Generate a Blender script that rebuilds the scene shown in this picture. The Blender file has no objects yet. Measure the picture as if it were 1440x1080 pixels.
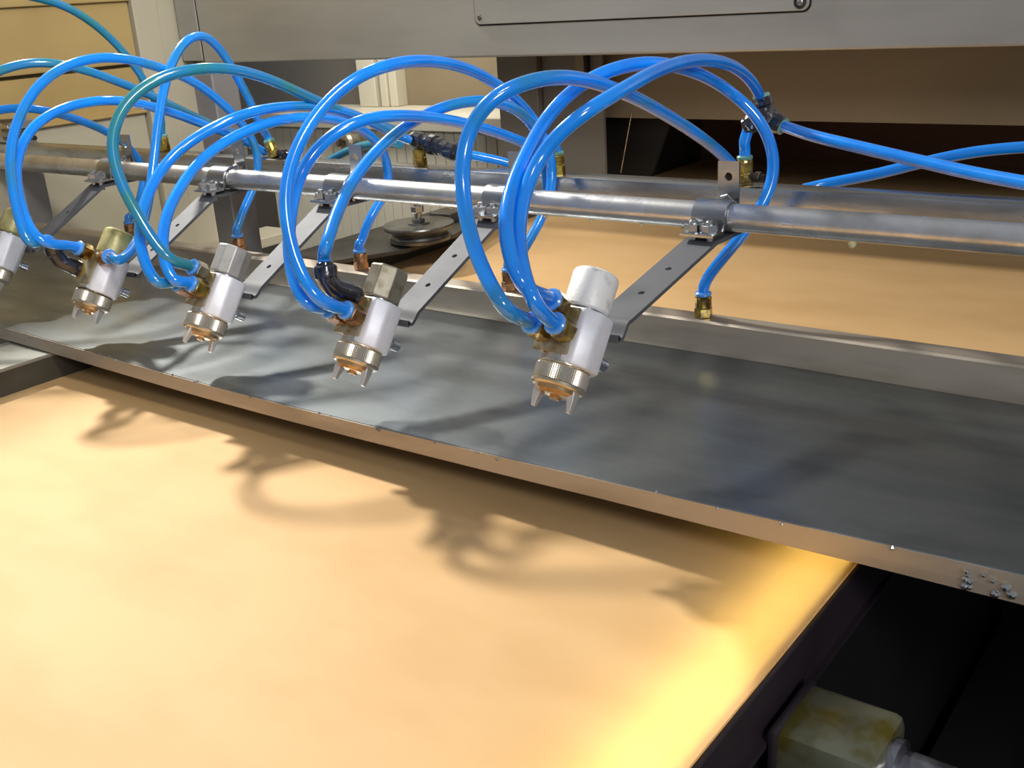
import bpy, math, random
from mathutils import Vector, Matrix, noise
random.seed(7)
S = bpy.context.scene
COL = S.collection

# ------------------------------------------------------------------ camera
F = 1498.0
AX = Vector((.7995, .1614, -.5786)).normalized()      # world X seen in camera (right, down, forward)
AY = Vector((.5975, -.3138, .7379)).normalized()
AZ = AX.cross(AY).normalized(); AY = AZ.cross(AX).normalized()
H = 1.30                                              # lens height above the floor
cam_d = bpy.data.cameras.new('camera'); cam = bpy.data.objects.new('camera', cam_d); COL.objects.link(cam)
M = Matrix(((AX.x, -AX.y, -AX.z), (AY.x, -AY.y, -AY.z), (AZ.x, -AZ.y, -AZ.z)))
cam.matrix_world = Matrix.Translation((0, 0, H)) @ M.to_4x4()
cam_d.sensor_width = 36; cam_d.lens = 36 * F / 1440; cam_d.clip_start = .02; cam_d.clip_end = 60
S.camera = cam

# ------------------------------------------------------------------ world, lights, exposure
S.view_settings.view_transform = 'Standard'; S.view_settings.look = 'None'
S.view_settings.gamma = 1; S.view_settings.use_curve_mapping = False
S.view_settings.exposure = -0.12
w = bpy.data.worlds.new('world'); S.world = w; w.use_nodes = True
bg = w.node_tree.nodes['Background']; bg.inputs[0].default_value = (.80, .86, .95, 1); bg.inputs[1].default_value = .33

def area(name, loc, target, sx, sy, power, col):
    l = bpy.data.lights.new(name, 'AREA'); l.shape = 'RECTANGLE'; l.size = sx; l.size_y = sy
    l.energy = power; l.color = col
    o = bpy.data.objects.new(name, l); COL.objects.link(o); o.location = loc
    o.rotation_euler = (Vector(target) - Vector(loc)).to_track_quat('-Z', 'Y').to_euler()
    return o
k = area('key_lamp', (-2.40, 1.10, H + 1.45), (-.60, .22, H - .33), .16, .16, 16.5, (1, .96, .88)); k.data.spread = math.radians(62)
area('second_key_lamp', (-1.30, 1.20, H + .62), (-.55, .45, H - .33), .10, .10, 2.6, (1, .97, .92))
area('fill_lamp', (1.35, -.55, H + .75), (-.6, .60, H - .22), .40, .40, 23, (.97, .97, 1))
k = area('added_wall_fill', (.15, .15, H + .95), (-1.65, 1.25, H - .25), .30, .30, 3.3, (1, .97, .90)); k.data.spread = math.radians(56)  # added fill that brightens the left wall and cabinet, not a fixture
area('added_cabinet_fill', (-1.42, 1.45, H + .15), (-1.44, 1.56, H - .5), .40, .04, 3.4, (1, .96, .86))  # added light for the cabinet boards, no real lamp hangs behind the hood
area('belt_edge_lamp', (-.217, .33, H - .376), (-.217, .33, H), .035, .66, 2.1, (1, .97, .78))

# ------------------------------------------------------------------ pixel -> point helpers (frame 1440 x 1080)
def ray(px, py):
    c = Vector((px - 720, py - 540, F)); return Vector((c.dot(AX), c.dot(AY), c.dot(AZ)))
def at_x(px, py, x):
    r = ray(px, py); s = x / r.x; return Vector((x, r.y * s, H + r.z * s))
def at_y(px, py, y):
    r = ray(px, py); s = y / r.y; return Vector((r.x * s, y, H + r.z * s))
def at_z(px, py, z):
    r = ray(px, py); s = (z - H) / r.z; return Vector((r.x * s, r.y * s, z))

# ------------------------------------------------------------------ materials
def lin(c): return tuple(((v / 255) / 12.92 if v / 255 <= .04045 else ((v / 255 + .055) / 1.055) ** 2.4) for v in c)
def mat(name, rgb, rough=.5, metal=0, var=None, scale=8, stretch=(1, 1, 1), bump=0, bscale=60, coat=0, rvar=0, vlo=.45, vhi=.65, transl=0, spec=None, detail=5, brd=None):
    m = bpy.data.materials.new(name); m.use_nodes = True; nt = m.node_tree; n = nt.nodes; L = nt.links
    b = n['Principled BSDF']; c = lin(rgb)
    b.inputs['Base Color'].default_value = (*c, 1); b.inputs['Roughness'].default_value = rough
    b.inputs['Metallic'].default_value = metal; b.inputs['Coat Weight'].default_value = coat; b.inputs['Coat Roughness'].default_value = .08
    if spec is not None: b.inputs['Specular IOR Level'].default_value = spec
    tc = n.new('ShaderNodeTexCoord'); mp = n.new('ShaderNodeMapping'); mp.inputs['Scale'].default_value = stretch
    L.new(tc.outputs['Object'], mp.inputs['Vector'])
    ns = n.new('ShaderNodeTexNoise'); ns.inputs['Scale'].default_value = scale; ns.inputs['Detail'].default_value = detail
    L.new(mp.outputs[0], ns.inputs['Vector'])
    col_out = None
    if var:
        r = n.new('ShaderNodeValToRGB'); r.color_ramp.elements[0].position = vlo; r.color_ramp.elements[1].position = vhi
        r.color_ramp.elements[0].color = (*c, 1); r.color_ramp.elements[1].color = (*lin(var), 1)
        L.new(ns.outputs['Fac'], r.inputs['Fac']); L.new(r.outputs[0], b.inputs['Base Color']); col_out = r.outputs[0]
    if rvar:
        mr = n.new('ShaderNodeMapRange'); mr.inputs['From Min'].default_value = .3; mr.inputs['From Max'].default_value = .7
        mr.inputs['To Min'].default_value = max(.03, rough - rvar); mr.inputs['To Max'].default_value = rough + rvar
        L.new(ns.outputs['Fac'], mr.inputs['Value']); L.new(mr.outputs[0], b.inputs['Roughness'])
    if bump:
        n2 = n.new('ShaderNodeTexNoise'); n2.inputs['Scale'].default_value = bscale; n2.inputs['Detail'].default_value = 3
        L.new(mp.outputs[0], n2.inputs['Vector'])
        bp = n.new('ShaderNodeBump'); bp.inputs['Strength'].default_value = bump; bp.inputs['Distance'].default_value = brd or .001
        L.new(n2.outputs['Fac'], bp.inputs['Height']); L.new(bp.outputs[0], b.inputs['Normal'])
    if transl:
        t = n.new('ShaderNodeBsdfTranslucent'); t.inputs[0].default_value = (*lin((250, 232, 172)), 1)
        mx = n.new('ShaderNodeMixShader'); mx.inputs[0].default_value = transl
        L.new(b.outputs[0], mx.inputs[1]); L.new(t.outputs[0], mx.inputs[2]); L.new(mx.outputs[0], n['Material Output'].inputs[0])
    return m
MT = {
 'belt': mat('tan_belt', (226, 187, 134), .62, var=(216, 175, 121), scale=3.2, stretch=(2.2, 5, 1), bump=.25, bscale=26, transl=.22, vlo=.42, vhi=.72, spec=.25, brd=.0006),
 'tray': mat('scuffed_tray_steel', (160, 166, 168), .33, 1, var=(130, 136, 138), scale=7, stretch=(1.4, 5, 3), rvar=.05, bump=.10, bscale=240, vlo=.38, vhi=.66, detail=8),
 'tray_edge': mat('belt_tinted_tray_edge_steel', (192, 180, 164), .5, .85, var=(172, 160, 144), scale=9, stretch=(1, 5, 5), bump=.1, bscale=240),  # warm tone puts the tan belt's reflection into the steel colour
 'steel': mat('brushed_steel', (190, 192, 194), .27, 1, var=(150, 150, 150), scale=14, stretch=(.6, 3, 3), rvar=.08, bump=.06, bscale=220),
 'pipe': mat('satin_pipe_steel', (214, 214, 216), .30, .9, var=(190, 188, 184), scale=30, stretch=(1, 1, 1), rvar=.07, bump=.12, bscale=170),
 'hood': mat('brushed_hood_steel', (176, 174, 168), .42, .45, var=(164, 162, 156), scale=6, stretch=(.5, 3, 2.5), rvar=.05, bump=.05, bscale=150),
 'strip': mat('dull_strip_steel', (92, 93, 97), .66, .3, var=(78, 79, 83), scale=24, bump=.1, bscale=150),
 'gun': mat('satin_nickel_body', (226, 226, 232), .45, .25, var=(206, 206, 212), scale=30, bump=.08, bscale=220),
 'gunfront': mat('fouled_gun_plate', (168, 160, 138), .42, .5, var=(120, 104, 62), scale=60, vlo=.42, vhi=.6, bump=.2, bscale=150),
 'ring': mat('plated_ring', (214, 204, 186), .26, .9, var=(186, 168, 118), scale=45, vlo=.5, vhi=.7),
 'cap': mat('bronze_air_cap', (196, 158, 112), .28, .9, var=(214, 190, 150), scale=60),
 'horn': mat('nickel_horn', (226, 220, 214), .34, .75),
 'brass': mat('oily_brass', (176, 150, 62), .22, .75, var=(92, 66, 22), scale=110, vlo=.45, vhi=.62, coat=.6, bump=.3, bscale=200),
 'copperbrass': mat('brown_brass', (176, 128, 84), .26, .75, var=(110, 74, 40), scale=110, vlo=.45, vhi=.62, coat=.6),
 'olive': mat('varnish_yellowed_knob', (178, 170, 118), .42, .3, var=(126, 118, 66), scale=60, vlo=.42, vhi=.62, bump=.3, bscale=200),
 'white_knob': mat('pale_knob', (232, 230, 226), .45, .15, var=(190, 188, 182), scale=120, vlo=.55, vhi=.7, bump=.2, bscale=260),
 'grey_knob': mat('worn_grey_knob', (150, 144, 128), .42, .7, var=(120, 112, 92), scale=90, bump=.2, bscale=260),
 'alu_knob': mat('brushed_grey_knob', (176, 172, 168), .45, .6, var=(150, 146, 140), scale=40),
 'hose': mat('blue_hose', (10, 142, 246), .16, 0, var=(14, 130, 236), scale=30, coat=.8, vlo=.4, vhi=.6),
 'hose_mid': mat('slightly_stained_blue_hose', (12, 134, 234), .18, 0, var=(30, 128, 186), scale=26, coat=.8, vlo=.45, vhi=.66),
 'hose_teal': mat('stained_teal_hose', (22, 124, 186), .2, 0, var=(40, 126, 138), scale=28, coat=.7, vlo=.42, vhi=.62),
 'hose_green': mat('green_stained_hose', (26, 106, 130), .2, 0, var=(70, 112, 70), scale=30, coat=.7, vlo=.42, vhi=.6),
 'collar': mat('blue_collar', (84, 150, 224), .25, 0, coat=.5),
 'collar_pale': mat('pale_green_collar', (120, 170, 150), .25, 0, var=(70, 120, 110), scale=90, coat=.5),
 'black': mat('wet_black_plastic', (24, 22, 30), .2, 0, var=(60, 56, 66), scale=160, vlo=.55, vhi=.72, coat=.9, bump=.6, bscale=190),
 'hole': mat('dark_recess', (18, 17, 16), .7),
 'frame_top': mat('worn_frame_steel', (150, 150, 142), .5, .55, var=(122, 122, 112), scale=16, bump=.1, bscale=120),
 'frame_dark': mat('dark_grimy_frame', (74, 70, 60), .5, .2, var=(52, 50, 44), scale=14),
 'blackpaint_shade': mat('black_paint_and_shade', (12, 11, 12), .55, 0, var=(18, 17, 18), scale=5),  # near black; on the base it also stands in for shade
 'edge': mat('dark_purple_edge_rail', (42, 34, 40), .42, 0, var=(32, 26, 30), scale=7),
 'block': mat('oily_bearing_housing', (112, 112, 92), .26, .35, var=(92, 84, 34), scale=26, vlo=.45, vhi=.56, coat=.6, bump=.3, bscale=60),
 'shaft': mat('wet_grey_shaft', (132, 132, 140), .22, .7, var=(74, 74, 80), scale=40, coat=.5, bump=.3, bscale=120),
 'cream': mat('cream_cabinet_paint', (186, 160, 104), .55, 0, var=(172, 144, 90), scale=3, vlo=.4, vhi=.65),
 'cream_low': mat('pale_cabinet_paint', (190, 181, 158), .5, 0, var=(180, 172, 152), scale=3),
 'seamdark': mat('grimy_seam', (108, 92, 62), .7),
 'board': mat('offwhite_boards', (206, 200, 182), .5, 0, var=(192, 184, 164), scale=5),
 'greypanel': mat('grey_machine_panel', (128, 122, 114), .45, .35, var=(116, 110, 102), scale=4),
 'warmpanel': mat('warm_grey_panel', (150, 136, 112), .5, .35, var=(132, 120, 98), scale=3, stretch=(.5, 1, 2)),
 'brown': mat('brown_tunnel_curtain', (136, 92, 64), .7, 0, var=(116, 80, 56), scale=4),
 'pulley': mat('dark_worn_pulley', (120, 120, 118), .36, .8, var=(84, 84, 82), scale=30, bump=.1, bscale=120),
 'post': mat('grey_post_steel', (156, 152, 150), .42, .6, var=(138, 134, 132), scale=8),
 'darkmetal': mat('oiled_dark_bolt', (96, 84, 72), .25, .85, var=(60, 50, 40), scale=90, coat=.5),
 'drop': mat('lacquer_drop', (200, 190, 150), .05, 0, coat=1),
 'floor': mat('grey_factory_floor', (88, 86, 82), .6, 0, var=(70, 68, 64), scale=2),
}

# ------------------------------------------------------------------ object helpers
def thing(name, label, cat, loc=(0, 0, 0), group=None, kind=None, rot=None):
    o = bpy.data.objects.new(name, None); COL.objects.link(o); o.location = loc; o.empty_display_size = .02
    if rot is not None: o.rotation_euler = rot
    if kind: o['kind'] = kind
    if label: o['label'] = label; o['category'] = cat
    if group: o['group'] = group
    bpy.context.view_layer.update()
    return o
def obj(name, vf, m, parent=None, smooth=False, local=False, label=None, bevel=0, kind=None):
    v, f = vf
    me = bpy.data.meshes.new(name)
    if parent is not None and not local:
        inv = WM(parent).inverted(); v = [inv @ Vector(p) for p in v]
    me.from_pydata([tuple(p) for p in v], [], f); me.validate()
    me.materials.append(MT[m])
    o = bpy.data.objects.new(name, me); COL.objects.link(o)
    if parent is not None: o.parent = parent
    import bmesh
    bm = bmesh.new(); bm.from_mesh(me); bmesh.ops.recalc_face_normals(bm, faces=bm.faces); 
    if bevel:
        bmesh.ops.remove_doubles(bm, verts=bm.verts, dist=1e-6)
        es = [e for e in bm.edges if len(e.link_faces) == 2 and e.calc_face_angle(0) > .5]
        bmesh.ops.bevel(bm, geom=es, offset=bevel, segments=2, affect='EDGES', profile=.5, clamp_overlap=True)
    bm.to_mesh(me); bm.free()
    if smooth:
        for p in me.polygons: p.use_smooth = True
        try: me.set_sharp_from_angle(angle=math.radians(28))
        except Exception: pass
    if label: o['label'] = label
    if kind: o['kind'] = kind
    return o
SHARP = 38
def WM(o):
    m = Matrix.LocRotScale(o.location, o.rotation_euler, o.scale)
    return (WM(o.parent) @ m) if o.parent else m
def top(o, label, cat, group=None, kind=None):
    if label: o['label'] = label; o['category'] = cat
    if group: o['group'] = group
    if kind: o['kind'] = kind
    return o
def box(x0, x1, y0, y1, z0, z1):
    v = [(x, y, z) for x in (x0, x1) for y in (y0, y1) for z in (z0, z1)]
    return v, [(0, 1, 3, 2), (4, 6, 7, 5), (0, 4, 5, 1), (2, 3, 7, 6), (0, 2, 6, 4), (1, 5, 7, 3)]
def join(*parts):
    V, Fc = [], []
    for v, f in parts:
        k = len(V); V += list(v); Fc += [tuple(i + k for i in q) for q in f]
    return V, Fc
def frame_of(d):
    d = Vector(d).normalized(); a = Vector((0, 0, 1)) if abs(d.z) < .9 else Vector((1, 0, 0))
    u = d.cross(a).normalized(); return u, d.cross(u).normalized()
def lathe(p0, d, prof, n=24, phase=0, knurl=0):
    """rings (distance along d, radius) around the axis p0,d"""
    p0 = Vector(p0); d = Vector(d).normalized(); u, w_ = frame_of(d); V, Fc = [], []
    for t, r in prof:
        for i in range(n):
            a = 2 * math.pi * i / n + phase; rr = r - (knurl if (knurl and i % 2) else 0)
            V.append(p0 + d * t + (u * math.cos(a) + w_ * math.sin(a)) * rr)
    for k in range(len(prof) - 1):
        for i in range(n):
            j = (i + 1) % n; Fc.append((k * n + i, k * n + j, (k + 1) * n + j, (k + 1) * n + i))
    Fc.append(tuple(range(n - 1, -1, -1))); Fc.append(tuple((len(prof) - 1) * n + i for i in range(n)))
    return V, Fc
def cyl(p0, p1, r, n=20, ch=0):
    d = Vector(p1) - Vector(p0); L = d.length
    prof = [(0, r), (L, r)] if not ch else [(0, r - ch), (ch, r), (L - ch, r), (L, r - ch)]
    return lathe(p0, d, prof, n)
def hexa(p0, p1, r, ph=0): 
    d = Vector(p1) - Vector(p0); L = d.length; return lathe(p0, d, [(0, r * .93), (r * .08, r), (L - r * .08, r), (L, r * .93)], 6, ph)
def prism(pts, ext, closed=True):
    """pts: 3D outline, ext: vector"""
    n = len(pts); e = Vector(ext); V = [Vector(p) for p in pts] + [Vector(p) + e for p in pts]
    Fc = [tuple(range(n - 1, -1, -1)), tuple(range(n, 2 * n))] + [(i, (i + 1) % n, (i + 1) % n + n, i + n) for i in range(n)]
    return V, Fc
def smooth_path(pts, per=8):
    P = [Vector(p) for p in pts]; Q = [P[0] * 2 - P[1]] + P + [P[-1] * 2 - P[-2]]; out = []
    for i in range(1, len(Q) - 2):
        p0, p1, p2, p3 = Q[i - 1], Q[i], Q[i + 1], Q[i + 2]
        t0 = 0; t1 = t0 + max(1e-5, (p1 - p0).length) ** .5; t2 = t1 + max(1e-5, (p2 - p1).length) ** .5; t3 = t2 + max(1e-5, (p3 - p2).length) ** .5
        for k in range(per):
            t = t1 + (t2 - t1) * k / per
            A1 = p0 * ((t1 - t) / (t1 - t0)) + p1 * ((t - t0) / (t1 - t0)); A2 = p1 * ((t2 - t) / (t2 - t1)) + p2 * ((t - t1) / (t2 - t1)); A3 = p2 * ((t3 - t) / (t3 - t2)) + p3 * ((t - t2) / (t3 - t2))
            B1 = A1 * ((t2 - t) / (t2 - t0)) + A2 * ((t - t0) / (t2 - t0)); B2 = A2 * ((t3 - t) / (t3 - t1)) + A3 * ((t - t1) / (t3 - t1))
            out.append(B1 * ((t2 - t) / (t2 - t1)) + B2 * ((t - t1) / (t2 - t1)))
    out.append(P[-1]); return out
def sweep(path, r, n=14):
    P = path; m = len(P); V, Fc = [], []
    T = [(P[min(i + 1, m - 1)] - P[max(i - 1, 0)]).normalized() for i in range(m)]
    u, _ = frame_of(T[0])
    for i in range(m):
        u = (u - T[i] * u.dot(T[i])).normalized(); w_ = T[i].cross(u)
        rr = r(i / (m - 1)) if callable(r) else r
        for k in range(n):
            a = 2 * math.pi * k / n; V.append(P[i] + (u * math.cos(a) + w_ * math.sin(a)) * rr)
    for i in range(m - 1):
        for k in range(n):
            j = (k + 1) % n; Fc.append((i * n + k, i * n + j, (i + 1) * n + j, (i + 1) * n + k))
    Fc.append(tuple(range(n - 1, -1, -1))); Fc.append(tuple((m - 1) * n + k for k in range(n)))
    return V, Fc
def holed_plate(length, width, holes, hr, thick, fn, n=16):
    """flat strip s in [0,length], w in +-width/2 with round holes; fn(s, w, t) -> point"""
    V, Fc = [], []
    def add(s, w_, t): V.append(fn(s, w_, t)); return len(V) - 1
    h = width / 2; cuts = [0]
    for c in holes: cuts += [c - h, c + h]
    cuts.append(length); segs = [(cuts[i], cuts[i + 1]) for i in range(0, len(cuts), 2)]
    for a, b in segs:
        if b - a > 1e-6:
            for t in (0, thick): Fc.append(tuple(add(s, q, t) for s, q in ((a, -h), (b, -h), (b, h), (a, h))))
            for q in (-h, h): Fc.append((add(a, q, 0), add(b, q, 0), add(b, q, thick), add(a, q, thick)))
    for s in (0, length): Fc.append((add(s, -h, 0), add(s, h, 0), add(s, h, thick), add(s, -h, thick)))
    for c in holes:
        for t in (0, thick):
            for i in range(n):
                qs = []
                for k in (i, i + 1):
                    a = 2 * math.pi * k / n; ca, sa = math.cos(a), math.sin(a); m_ = max(abs(ca), abs(sa))
                    qs.append(((c + hr * ca, hr * sa), (c + h * ca / m_, h * sa / m_)))
                Fc.append((add(*qs[0][0], t), add(*qs[1][0], t), add(*qs[1][1], t), add(*qs[0][1], t)))
        for i in range(n):
            a, b = 2 * math.pi * i / n, 2 * math.pi * (i + 1) / n
            Fc.append((add(c + hr * math.cos(a), hr * math.sin(a), 0), add(c + hr * math.cos(b), hr * math.sin(b), 0), add(c + hr * math.cos(b), hr * math.sin(b), thick), add(c + hr * math.cos(a), hr * math.sin(a), thick)))
        for q in (-h, h): Fc.append((add(c - h, q, 0), add(c + h, q, 0), add(c + h, q, thick), add(c - h, q, thick)))
    return V, Fc

# ------------------------------------------------------------------ key dimensions (metres)
ZB = H - .351           # belt surface
XL, XR = -1.023, -.196  # belt edges
YP, ZP, RP = .743, H - .1745, .0107   # pipe axis
YF, YR, ZT = .539, .799, H - .310     # tray front edge, rear wall, floor of the tray
ZFL = H - .282                        # rear flange of the tray
YRAIL0, YRAIL1, ZRAIL = .880, .908, H - .179

# ------------------------------------------------------------------ setting
fl = obj('floor', box(-5, 4, -2, 5, -.05, 0), 'floor'); top(fl, 'grey factory floor under the machine', 'floor', kind='structure')

# left cabinet wall, panels facing +X
WX = -1.763
wall = thing('wall_left', 'cream painted cabinet wall with stepped panels behind the left end', 'wall', (WX, .8, 0), kind='structure')
obj('backing', box(WX - .12, WX - .012, .1, 1.40, 0, 1.95), 'seamdark', wall)
zrows = [(0.02, H - .172, 'cream_low', 0), (H - .168, H - .090, 'cream', .0), (H - .084, H + .022, 'cream', .006), (H + .034, 1.93, 'cream', 0)]
for k, (a, b, mm, dx) in enumerate(zrows):
    for y0, y1 in ((.12, .66), (.664, 1.205)):
        obj('panel', box(WX - .012, WX + dx, y0, y1, a, b), mm, wall, bevel=.002)
obj('ledge', box(WX - .012, WX + .014, .12, 1.205, H + .022, H + .034), 'cream', wall, bevel=.002)
obj('ledge', box(WX - .012, WX + .010, .12, 1.205, H - .172, H - .166), 'cream', wall, bevel=.002)
obj('frame_post', box(WX - .012, WX + .012, 1.21, 1.262, 0, 1.93), 'cream_low', wall, bevel=.002)
obj('frame_post', box(WX - .012, WX + .004, 1.267, 1.33, 0, 1.93), 'cream_low', wall, bevel=.002)
obj('frame_post', box(WX - .012, WX + .018, 1.335, 1.40, 0, 1.93), 'cream_low', wall, bevel=.002)
obj('bottom_shelf', box(WX, WX + .09, .9, 1.45, H - .455, H - .435), 'cream_low', wall, bevel=.002)

bw = obj('wall_back', box(-3.2, 1.6, 2.30, 2.36, 0, 2.4), 'warmpanel'); top(bw, 'dim grey brown wall far behind the machine', 'wall', kind='structure')
# boarded cabinet, far left beyond the belt
YC = 1.55
a = at_y(372, 167, YC); b = at_y(712, 167, YC); zt_ = a.z * .5 + b.z * .5
cab = thing('boarded_cabinet', 'offwhite low cabinet of upright boards behind the blue hoses', 'cabinet', (a.x, YC + .1, 0))
nb = 26; wdt = (b.x - a.x) / nb
obj('carcass', box(a.x, b.x, YC + .008, YC + .25, 0, zt_ - .02), 'board', cab)
for i in range(nb):
    obj('board', box(a.x + i * wdt + .0012, a.x + (i + 1) * wdt - .0012, YC, YC + .008, .02, zt_ - .022), 'board', cab)
obj('top_rail', box(a.x - .004, b.x + .004, YC - .012, YC + .26, zt_ - .020, zt_ + .008), 'board', cab, bevel=.002)
# panels standing above it
bp = thing('rear_guard', 'grey guard panels with a pale upright behind the hoses', 'machine guard', (-1.4, YC + .2, zt_ + .008))
obj('guard_panel', box(-2.3, at_y(507, 130, YC + .15).x, YC + .15, YC + .16, zt_ + .008, H + .3), 'greypanel', bp)
c0, c1, c2, c3 = [at_y(q, 130, YC + .12).x for q in (509, 533, 537, 558)]
obj('upright', box(c0, c1, YC + .11, YC + .16, zt_ + .008, H + .3), 'board', bp, bevel=.002)
obj('upright', box(c2, (c2 + c3) / 2 - .002, YC + .115, YC + .16, zt_ + .008, H + .3), 'board', bp, bevel=.002)
obj('upright', box((c2 + c3) / 2, c3, YC + .12, YC + .16, zt_ + .008, H + .3), 'board', bp, bevel=.002)
obj('guard_panel', box(c3, -1.10, YC + .15, YC + .16, zt_ + .008, H + .3), 'warmpanel', bp)

# hood over the tunnel mouth
YH = 1.30
ZH = H - .0935
hood = thing('oven_hood', 'brushed steel hood panel crossing the top of the view', 'machine hood', (-.6, YH, ZH))
xs = at_y(286, 80, YH).x
obj('hood_panel', box(xs, .75, YH, YH + .06, ZH, H + .62), 'hood', hood, bevel=.003)
obj('hood_panel', box(xs - .062, xs - .003, YH, YH + .06, ZH + .004, H + .62), 'hood', hood, bevel=.002)
obj('hood_seam', box(xs - .0031, xs + .0001, YH + .0015, YH + .058, ZH + .006, H + .6), 'hole', hood)
obj('hood_backing', box(xs - .06, .74, YH + .06, YH + .10, ZH + .03, H + .6), 'hole', hood)
p0 = at_y(671, 34, YH); p1 = at_y(1139, 15, YH)
zc = (p0.z + p1.z) / 2
def rrect(x0, x1, z0, z1, r, y0, y1, n=6):
    pts = []
    for cx, cz, a0 in ((x1 - r, z0 + r, -90), (x1 - r, z1 - r, 0), (x0 + r, z1 - r, 90), (x0 + r, z0 + r, 180)):
        for k in range(n + 1):
            t = math.radians(a0 + 90 * k / n); pts.append((cx + r * math.cos(t), y0, cz + r * math.sin(t)))
    return prism(pts, (0, y1 - y0, 0))
obj('cover_gasket', rrect(p0.x - .0016, p1.x + .0016, zc - .0020, zc + .26, .010, YH - .0012, YH + .001), 'hole', hood)
cov = obj('cover_plate', rrect(p0.x, p1.x, zc, zc + .258, .009, YH - .004, YH - .001), 'hood', hood, bevel=.0008)
for x in (p0.x + .009, p1.x - .011):
    for z in (zc + .010, zc + .248):
        sc = obj('screw', lathe((x, YH - .004, z), (0, -1, 0), [(0, .0042), (.0012, .004), (.002, .0025)], 16), 'steel', hood)
        if x > -.5 * 0 + (p0.x + p1.x) / 2:
            obj('washer', lathe((x, YH - .004, z), (0, -1, 0), [(0, .008), (.0008, .008)], 20), 'darkmetal', hood)

# parts of the tunnel behind the hood
tun = thing('tunnel_mouth', 'dim warm grey plates around the dark tunnel the belt runs into', 'machine tunnel', (-.6, 1.5, ZB))
xA0, xA1 = at_y(703, 170, 1.45).x, at_y(758, 170, 1.45).x
obj('corner_post', box(xA0, xA1, 1.45, 1.50, H - .6, H + .2), 'greypanel', tun, bevel=.002)
xB1 = at_y(849, 200, 1.46).x
obj('side_plate', box(xA1 + .003, xB1, 1.462, 1.468, H - .295, H + .2), 'greypanel', tun)
xl = at_y(812, 100, 1.455).x
obj('seam_strip', box(xl - .004, xl + .012, 1.455, 1.462, H - .09 - .06, H + .2), 'warmpanel', tun)
obj('seam_strip', box(xl + .014, xl + .020, 1.452, 1.462, H - .09 - .06, H + .2), 'hole', tun)
zC = at_y(1100, 170, 1.5).z
obj('front_plate', box(xl + .020, .8, 1.50, 1.506, zC, H + .2), 'warmpanel', tun)
obj('front_plate_edge', box(xB1, .8, 1.506, 1.53, zC, zC + .004), 'hole', tun)
q = [at_y(846, 176, 1.54), at_y(948, 176, 1.54), at_y(902, 243, 1.54), at_y(846, 245, 1.54)]
q[0].z = q[1].z = max(q[0].z, q[1].z) + .02; q[2].z = q[3].z = ZB + .003
obj('black_deflector', prism(q, (0, .006, 0)), 'blackpaint_shade', tun)
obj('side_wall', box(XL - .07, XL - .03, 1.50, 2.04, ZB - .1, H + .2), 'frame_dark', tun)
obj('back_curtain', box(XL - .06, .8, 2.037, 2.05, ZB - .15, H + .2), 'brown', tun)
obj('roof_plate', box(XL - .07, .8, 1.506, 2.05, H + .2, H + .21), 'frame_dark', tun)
wa = at_y(889, 178, 1.497); wb = at_y(873, 243, 1.497); wa.z = zC + .01
top(obj('wire', cyl(wa, wb, .0011, 8), 'steel'), 'thin bright wire hanging in front of the black deflector', 'wire')

# ------------------------------------------------------------------ belt and side frames
def belt_mesh():
    V, Fc = [], []; nx, ny = 30, 60; y0, y1 = -.25, 2.035
    for t in (0, 1):
        for i in range(nx + 1):
            for j in range(ny + 1):
                x = XL + (XR - XL) * i / nx; y = y0 + (y1 - y0) * j / ny
                dz = .0008 * noise.noise(Vector((x * 5, y * 9, 0))) * (1 if 0 < i < nx else .3)
                V.append((x, y, ZB - .0018 * t + dz))
    N = (nx + 1) * (ny + 1)
    for i in range(nx):
        for j in range(ny):
            a = i * (ny + 1) + j; q = (a, a + ny + 1, a + ny + 2, a + 1); Fc.append(q); Fc.append(tuple(k + N for k in reversed(q)))
    for i in range(nx):
        for j in (0, ny):
            a = i * (ny + 1) + j; b = a + ny + 1; Fc.append((a, b, b + N, a + N))
    for j in range(ny):
        for i in (0, nx):
            a = i * (ny + 1) + j; b = a + 1; Fc.append((a, b, b + N, a + N))
    return V, Fc
belt = obj('conveyor_belt', belt_mesh(), 'belt', smooth=True)
top(belt, 'wide tan conveyor belt running under the steel tray into the tunnel', 'conveyor belt')
bed = thing('belt_bed', 'dark purple edge rail and bed carrying the right side of the belt', 'machine bed', (-.3, .5, 0))
obj('edge_rail', box(XR - .004, XR + .003, -.25, 2.0, ZB - .036, ZB - .002), 'edge', bed, bevel=.001)
obj('rail_light_stop', box(XR - .006, XR - .001, -.25, 2.0, 0, ZB - .034), 'blackpaint_shade', bed)  # added black plate, keeps lamp light from leaking out below the rail
obj('rail_lip', box(XR + .003, XR + .0065, -.25, 2.0, ZB - .038, ZB - .036 + .001), 'edge', bed)
obj('bed_plate', box(XL + .02, -.275, -.25, 2.0, ZB - .03, ZB - .012), 'blackpaint_shade', bed)
obj('bed_skirt', box(-.285, -.279, -.25, 2.0, 0, ZB - .03), 'blackpaint_shade', bed)
obj('under_tray', box(-.279, XR - .006, -.25, 2.0, ZB - .09, ZB - .085), 'blackpaint_shade', bed)
base = thing('added_dark_base', 'added black base standing in for shade in the gap right of the belt', 'machine base', (.2, .7, 0))  # added box; the darkness of the gap is put into its black colour
obj('base_floor', box(XR + .01, 1.2, -.2, 1.6, .02, H - .62), 'blackpaint_shade', base)
obj('base_rear', box(XR + .01, 1.2, 1.0, 1.03, H - .62, H - .36), 'blackpaint_shade', base)
obj('base_rib', box(-.06, -.045, .45, 1.0, H - .62, H - .56), 'blackpaint_shade', base, bevel=.003)
obj('base_rib', box(.04, .055, .45, 1.0, H - .62, H - .56), 'blackpaint_shade', base, bevel=.003)

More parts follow.
